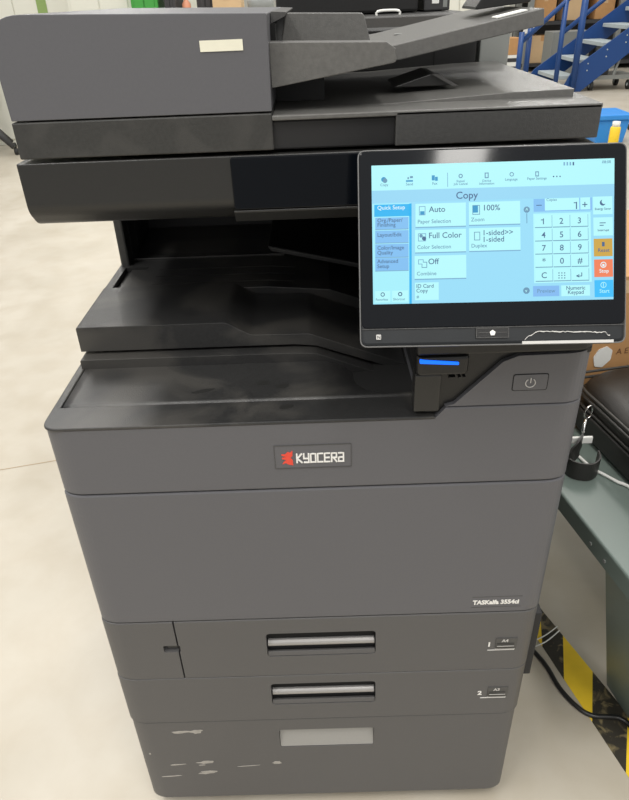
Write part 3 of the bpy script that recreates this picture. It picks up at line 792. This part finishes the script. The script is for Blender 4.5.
for k in range(7):
    for dz in (-.02, .06): newobj('bolt', tube([(3.6+k*.22, SY0-.034, .30+k*.154+dz-.03), (3.6+k*.22, SY0-.028, .30+k*.154+dz-.03)], .009, 8), TREAD, st)
def rail(pts, r=.03): return tube(pts, r, 10)
newobj('handrail_post', rail([(3.435, SY0-.05, .02), (3.435, SY0-.05, 1.30)], .042), BLUE, st, True)
newobj('handrail_post', rail([(3.21, SY0-.03, .0), (3.21, SY0-.03, 1.05)], .032), BLUE, st, True)
newobj('handrail', rail([(3.435, SY0-.05, 1.28), (5.5, SY0-.05, 1.28+2.06*.7)], .03), BLUE, st, True)
newobj('handrail', rail([(2.70, SY0-.03, .60), (3.21, SY0-.03, 1.04), (3.9, SY0-.03, 1.62)], .028), BLUE, st, True)
newobj('middle_rail', rail([(3.50, SY1+.05, .62), (4.6, SY1+.05, 1.46)], .03), BLUE, st, True)
newobj('handrail_post', rail([(2.70, SY0-.03, .0), (2.70, SY0-.03, .72)], .035), BLUE, st, True)
newobj('handrail_post', rail([(2.84, SY0+.10, .0), (2.84, SY0+.10, .76)], .035), BLUE, st, True)
newobj('middle_rail', rail([(2.70, SY0-.03, .62), (2.84, SY0+.10, .70)], .02), BLUE, st, True)

# trolley under the stairs
TR = thing('castor_trolley', 'low grey trolley on castors beneath the blue stairs', 'trolley', (3.92, 9.15, 0))
newobj('platform', box(-.28, .34, -.2, .3, .13, .18), MIDG, TR)
newobj('upright_frame', tube([(.05, -.18, .18), (.18, -.18, .62), (.30, -.18, .62), (.30, -.18, .18)], .02, 8), MIDG, TR)
newobj('toolbox', box(-.25, .0, -.15, .2, .18, .30, .01), DKMET, TR)
for x in (-.22, .28):
    for y in (-.17, .25):
        w = newobj('castor', tube([(x-.02, y, .06), (x+.02, y, .06)], .058, 14), RUB, TR, True)
        newobj('hub', tube([(x-.024, y, .06), (x+.024, y, .06)], .022, 10), TREAD, w, True)

# blue tote + yellow drum
BB = thing('plastic_tote', 'bright blue plastic tote on the floor behind the touch screen', 'tote', (2.62, 5.68, 0))
newobj('tub', prism(roundpoly([(-.12, 0), (.12, 0), (.15, .19), (-.15, .19)], .015, 3), 'y', -.16, .2, .01), BLUEP, BB)
newobj('rim', box(-.17, .17, -.18, .22, .19, .235, .01), BLUEP, BB)
YD = thing('yellow_bottle', 'yellow bottle with white cap in front of the blue tote', 'bottle', (2.585, 5.36, 0))
newobj('bottle_body', tube([(0, 0, 0), (0, 0, .01), (0, 0, .155), (0, 0, .165)], [.038, .042, .042, .034], 20), YEL, YD, True)
newobj('cap', tube([(0, 0, .1655), (0, 0, .205)], .032, 20), PAPER, YD, True)

# storage rack with boxes behind the stairs
RK = thing('storage_rack', 'grey storage rack standing behind the blue stairs', 'rack', (0, 0, 0))
for x in (3.55, 5.0, 6.4):
    for y in (11.6, 12.3): newobj('upright', box(x-.04, x+.04, y-.04, y+.04, 0, 2.4), MIDG, RK)
for z in (.12, .72, 1.32): newobj('shelf', box(3.5, 6.45, 11.58, 12.32, z-.05, z), DKMET, RK)
newobj('rear_panel', box(3.5, 6.45, 12.33, 12.36, 0, 2.4), DKMET, RK)
def simplebox(name, x, y, z, w, d, h, m, label, cat, group=None):
    t = thing(name, label, cat, (x, y, z), 0, group)
    newobj('carton', box(-w/2, w/2, -d/2, d/2, 0, h, .005), m, t)
    newobj('lid_tape', box(-.03, .03, -d/2-.002, d/2, h-.08, h+.002), CARD2 if m is CARD else CARD, t)
    return t
simplebox('storage_carton', 3.80, 11.85, .721, .34, .4, .36, CARD, 'brown carton at the left end of the rack behind the stairs', 'box')
simplebox('storage_carton', 4.30, 11.85, .721, .36, .4, .46, CARD2, 'pale tan carton in the middle of the rack behind the stairs', 'box')
simplebox('storage_carton', 4.76, 11.85, .721, .30, .4, .30, CARD, 'small brown carton right of the pale one on the rack', 'box')
simplebox('storage_carton', 5.35, 11.85, .721, .50, .4, .40, CARD, 'wide brown carton on the right part of the rack', 'box')
simplebox('storage_carton', 3.82, 11.85, .121, .36, .4, .40, CARD2, 'tan carton on the low rack shelf behind the stair foot', 'box')
simplebox('storage_carton', 4.9, 11.85, 1.321, .60, .4, .40, CARD2, 'large tan carton on the upper rack shelf', 'box')
simplebox('storage_carton', 4.0, 11.85, 1.321, .50, .4, .35, CARD, 'brown carton on the upper rack shelf', 'box')
def sheet(x, y, z, w, h, label):
    o = newobj('paper_sign', box(-w/2, w/2, -.004, .004, 0, h), PAPER); o.location = (x, y, z)
    return tag(o, label, 'sign')
sheet(3.36, 10.89, .60, .18, .30, 'white paper sign hanging behind the stair handrail')
s2 = bpy.data.objects['paper_sign']
SD = thing('sign_stand', 'thin grey stand behind the stairs carrying white paper', 'stand', (3.36, 10.93, 0))
newobj('pole', tube([(0, 0, .01), (0, 0, .95)], .018, 8), MIDG, SD, True); newobj('foot', box(-.15, .15, -.1, .1, 0, .02), MIDG, SD)
CB = thing('grey_cabinet', 'dull grey metal cabinet seen through the stair foot', 'cabinet', (3.78, 10.6, 0))
newobj('body', box(-.16, .42, -.05, .35, 0, .62, .005), MIDG, CB)
newobj('door', box(-.13, .39, -.062, -.051, .04, .59), MIDG, CB)
PR = thing('paper_carton', 'white printed carton stack left of the stair foot', 'box', (2.86, 10.4, 0))
newobj('carton', box(-.2, .22, -.15, .15, 0, .36, .004), PAPER, PR)
bm = bmesh.new()
for k in range(3): merge(bm, box(-.2, .22, -.153, -.15, .05+k*.11, .10+k*.11))
newobj('print_band', bm, DKMET, PR)
simplebox('storage_carton', 2.88, 10.4, .361, .36, .3, .22, CARD, 'brown carton on top of the white printed carton', 'box')

# grey curved machine at right edge
GM = thing('office_chair', 'pale grey chair at the right edge behind the touch screen', 'chair', (3.28, 6.1, 0))
newobj('seat_shell', prism(roundpoly([(-.24, .30), (.25, .30), (.25, .42), (-.06, .42)], .03, 4), 'y', -.22, .22, .02), MIDG, GM)
newobj('column', tube([(0, 0, .06), (0, 0, .32)], .03, 12), DKMET, GM, True)
for k in range(5):
    a = 2*PI*k/5+.6
    l = newobj('leg', tube([(0, 0, .09), (.24*math.cos(a), .24*math.sin(a), .065)], [.025, .015], 8), MIDG, GM, True)
    newobj('castor', tube([(.24*math.cos(a)-.012, .24*math.sin(a), .028), (.24*math.cos(a)+.012, .24*math.sin(a), .028)], .027, 12), RUB, l, True)

# ================================================================== BACKGROUND: SECOND MACHINE BEHIND
M2 = thing('black_copier', 'second black office machine with white lid handle behind the copier', 'photocopier', (0.22, 1.35, 0))
newobj('body', box(-.36, .215, .02, .60, .02, 1.085, .006), BKM, M2)
newobj('lid', box(-.37, .225, .0, .62, 1.088, 1.150, .004), GT, M2)
newobj('upper_unit', box(-.30, .105, .22, .60, 1.152, 1.32, .008), BK, M2)
bm = bmesh.new()
for k in range(6): newobj('display_window', box(-.25+k*.058, -.207+k*.058, .2185, .2195, 1.195, 1.27), GT, M2)
hb = tube([(-.030, .03, 1.150), (-.028, .03, 1.160), (.0, .03, 1.162), (.028, .03, 1.160), (.030, .03, 1.150)], .0032, 8, smoothsub=3)
tag(newobj('lid_handle', hb, PAPER, M2, True), 'white lid handle')
tw = newobj('side_tower', box(.125, .200, .25, .58, 1.152, 1.33, .004), DKMET, M2)
newobj('tower_label', box(.148, .168, .2485, .2505, 1.17, 1.23), PAPER, tw)
newobj('tower_label', box(.180, .192, .2485, .2505, 1.16, 1.25), MIDG, tw)
TBx = thing('tape_dispenser', 'dark device lying on the raised document tray', 'device', (.232, .30, 1.1795), 0)
newobj('body', prism(roundpoly([(-.026, 0), (.040, .006), (.040, .030), (-.012, .020)], .002, 2), 'y', -.02, .06, .001), BK, TBx)
TBx.rotation_euler = (0, 0, 0)
SL = newobj('paper_slip', prism([(-.020, 0), (.012, .0060), (.012, .0072), (-.020, .0012)], 'y', -.012, .012), PAPER); SL.location = (.236, .218, 1.1727)
tag(SL, 'white paper slip lying on the raised document tray edge', 'paper')

# ================================================================== BACKGROUND LEFT STRIP
def cab(name, x0, x1, y, z1, m, label, cat, doorm=None):
    t = thing(name, label, cat, ((x0+x1)/2, y, 0)); w = (x1-x0)/2
    newobj('body', box(-w, w, 0, .45, 0, z1, .005), m, t)
    newobj('door', box(-w+.03, -.005, -.012, 0, .06, z1-.04, .003), doorm or m, t)
    newobj('door', box(.005, w-.03, -.012, 0, .06, z1-.04, .003), doorm or m, t)
    return t
cab('storage_cabinet', -3.3, -2.20, 6.6, 1.75, CREAM, 'cream cabinet with a green note at the far left', 'cabinet')
n_ = newobj('green_note', box(-.045, .045, -.003, .003, 0, .14), mat('note_green', (.25, .36, .12, 1), .7), bpy.data.objects['storage_cabinet']); n_.location = (.27, -.016, 1.14)
cab('storage_cabinet', -2.18, -1.60, 6.4, 1.75, CREAM, 'narrow cream cabinet left of the green one', 'cabinet')
cab('green_cabinet', -1.58, -1.34, 6.3, 1.80, GREEN, 'green metal cabinet beyond the document feeder', 'cabinet')
cab('dark_cabinet', -1.28, -1.18, 6.3, 1.8, DKMET, 'thin dark locker right of the green cabinet', 'cabinet')
cab('dark_cabinet', -1.02, -.86, 6.5, 1.8, DKMET, 'dark locker left of the tan carton in the far background', 'cabinet')
cab('storage_cabinet', -.20, .45, 7.0, 1.9, CREAM, 'cream cabinet beyond the open end of the feeder', 'cabinet')
cab('storage_cabinet', .95, 1.9, 6.6, 1.6, CREAM, 'pale cabinet showing above the raised document tray', 'cabinet')
WB = thing('packing_table', 'pale packing table beyond the document feeder', 'table', (-.6, 6.2, 0))
newobj('tabletop', box(-.24, .75, 0, .6, 1.02, 1.06), CREAM, WB)
for x in (-.20, .70):
    for y in (.05, .55): newobj('leg', box(x-.025, x+.025, y-.025, y+.025, 0, 1.02), MIDG, WB)
simplebox('storage_carton', -.72, 6.45, 1.061, .26, .3, .22, CARD2, 'tan carton on the packing table beyond the feeder', 'box')
o = newobj('steel_bowl', tube([(0, 0, .0), (0, 0, .05), (0, 0, .12), (0, 0, .15)], [.06, .12, .12, .05], 16), MIDG, None, True); o.location = (-.42, 6.35, 1.061)
tag(o, 'round grey container beside the tan carton on the packing table', 'container')
cab('storage_cabinet', -2.0, -1.0, 8.2, 1.9, CREAM, 'cream cabinet standing behind the lockers', 'cabinet')
FGc = newobj('orange_bottle', tube([(0, 0, 0), (0, 0, .14), (0, 0, .17), (0, 0, .2)], [.04, .04, .02, .018], 12), mat('orange_liquid', (.7, .30, .18, 1), .4), None, True)
FGc.location = (-1.10, 6.4, 1.041); tag(FGc, 'small orange bottle between the dark lockers', 'bottle')
SHf = thing('small_shelf_stand', 'pale stand between the dark lockers carrying an orange bottle', 'stand', (-1.10, 6.4, 0))
newobj('body', box(-.07, .07, -.08, .1, 0, 1.04), PAPER, SHf)

# black swivel chair, far left
CH = thing('office_chair', 'black swivel chair partly cut off at the left edge', 'chair', (-3.14, 6.12, 0))
newobj('seat', box(-.26, .15, -.24, .24, .44, .53, .04, 4), BKM, CH)
newobj('gas_column', tube([(0, 0, .08), (0, 0, .44)], .03, 12), DKMET, CH, True)
newobj('backrest', prism(roundpoly([(-.26, .60), (.12, .60), (.10, 1.0), (-.26, 1.05)], .06, 5), 'y', .22, .28, .02), BKM, CH)
newobj('armrest', tube([(.10, 0, .50), (.16, 0, .58), (.17, 0, .68), (.0, 0, .72)], .028, 10), BKM, CH, True)
for k in range(5):
    a = 2*PI*k/5-.2
    l = newobj('leg', tube([(0, 0, .34), (.12*math.cos(a), .12*math.sin(a), .24), (.29*math.cos(a), .29*math.sin(a), .07)], [.04, .035, .024], 8), DKMET, CH, True)
    newobj('castor', tube([(.31*math.cos(a)-.014, .31*math.sin(a), .03), (.31*math.cos(a)+.014, .31*math.sin(a), .03)], .029, 12), RUB, l, True)

# ================================================================== LIGHT
w = bpy.data.worlds.new('hall_air'); SC.world = w; w.use_nodes = True
wn = w.node_tree; bg = wn.nodes['Background']; bg.inputs[0].default_value = (1.0, .985, .96, 1); 
# hall light: bright roof overhead, dimmer walls towards the horizon
wt = wn.nodes.new('ShaderNodeTexCoord'); ws = wn.nodes.new('ShaderNodeSeparateXYZ'); wm = wn.nodes.new('ShaderNodeMapRange')
wm.inputs['From Min'].default_value = -.05; wm.inputs['From Max'].default_value = .9
wm.inputs['To Min'].default_value = .40; wm.inputs['To Max'].default_value = 1.25
wn.links.new(wt.outputs['Generated'], ws.inputs[0]); wn.links.new(ws.outputs[2], wm.inputs['Value']); wn.links.new(wm.outputs[0], bg.inputs[1])
def lamp(x, y, z, sx, sy, e, label):
    t = thing('ceiling_light', label, 'ceiling light', (x, y, z), 0, 'ceiling tube lights above the copier')
    newobj('housing', box(-sx/2-.03, sx/2+.03, -sy/2-.03, sy/2+.03, .01, .07), CREAM, t)
    L = bpy.data.lights.new('tube', 'AREA'); L.shape = 'RECTANGLE'; L.size = sx; L.size_y = sy; L.energy = e; L.color = (1, .975, .93)
    o = bpy.data.objects.new('tube', L); COL.objects.link(o); o.parent = t
for x, y in ((-1.7, -1.2), (.8, -2.1), (-2.2, 3.4), (1.8, 3.6), (-2.0, 8), (2.6, 8)):
    lamp(x, y, 4.2, .35, 2.4, 90 if y < 0 else 75, 'white ceiling tube light over the hall floor')

# ================================================================== CAMERA
cam = bpy.data.cameras.new('camera'); co = bpy.data.objects.new('camera', cam); COL.objects.link(co); SC.camera = co
cx, cy, cz, pitch, yw, roll, F = 0.0137, -0.6141, 1.2002, 0.5487, -0.0141, -0.0419, 660.0
f = Vector((math.sin(yw)*math.cos(pitch), math.cos(yw)*math.cos(pitch), -math.sin(pitch)))
r0 = Vector((math.cos(yw), -math.sin(yw), 0)); u0 = r0.cross(f)
r1 = r0*math.cos(roll)+u0*math.sin(roll); u1 = -r0*math.sin(roll)+u0*math.cos(roll)
co.matrix_world = Matrix(((r1.x, u1.x, -f.x, cx), (r1.y, u1.y, -f.y, cy), (r1.z, u1.z, -f.z, cz), (0, 0, 0, 1)))
cam.sensor_fit = 'VERTICAL'; cam.sensor_height = 24; cam.lens = F*24/800; cam.clip_start = .02; cam.clip_end = 100
SC.view_settings.view_transform = 'Standard'; SC.view_settings.look = 'None'
SC.view_settings.exposure = 0; SC.view_settings.gamma = 1
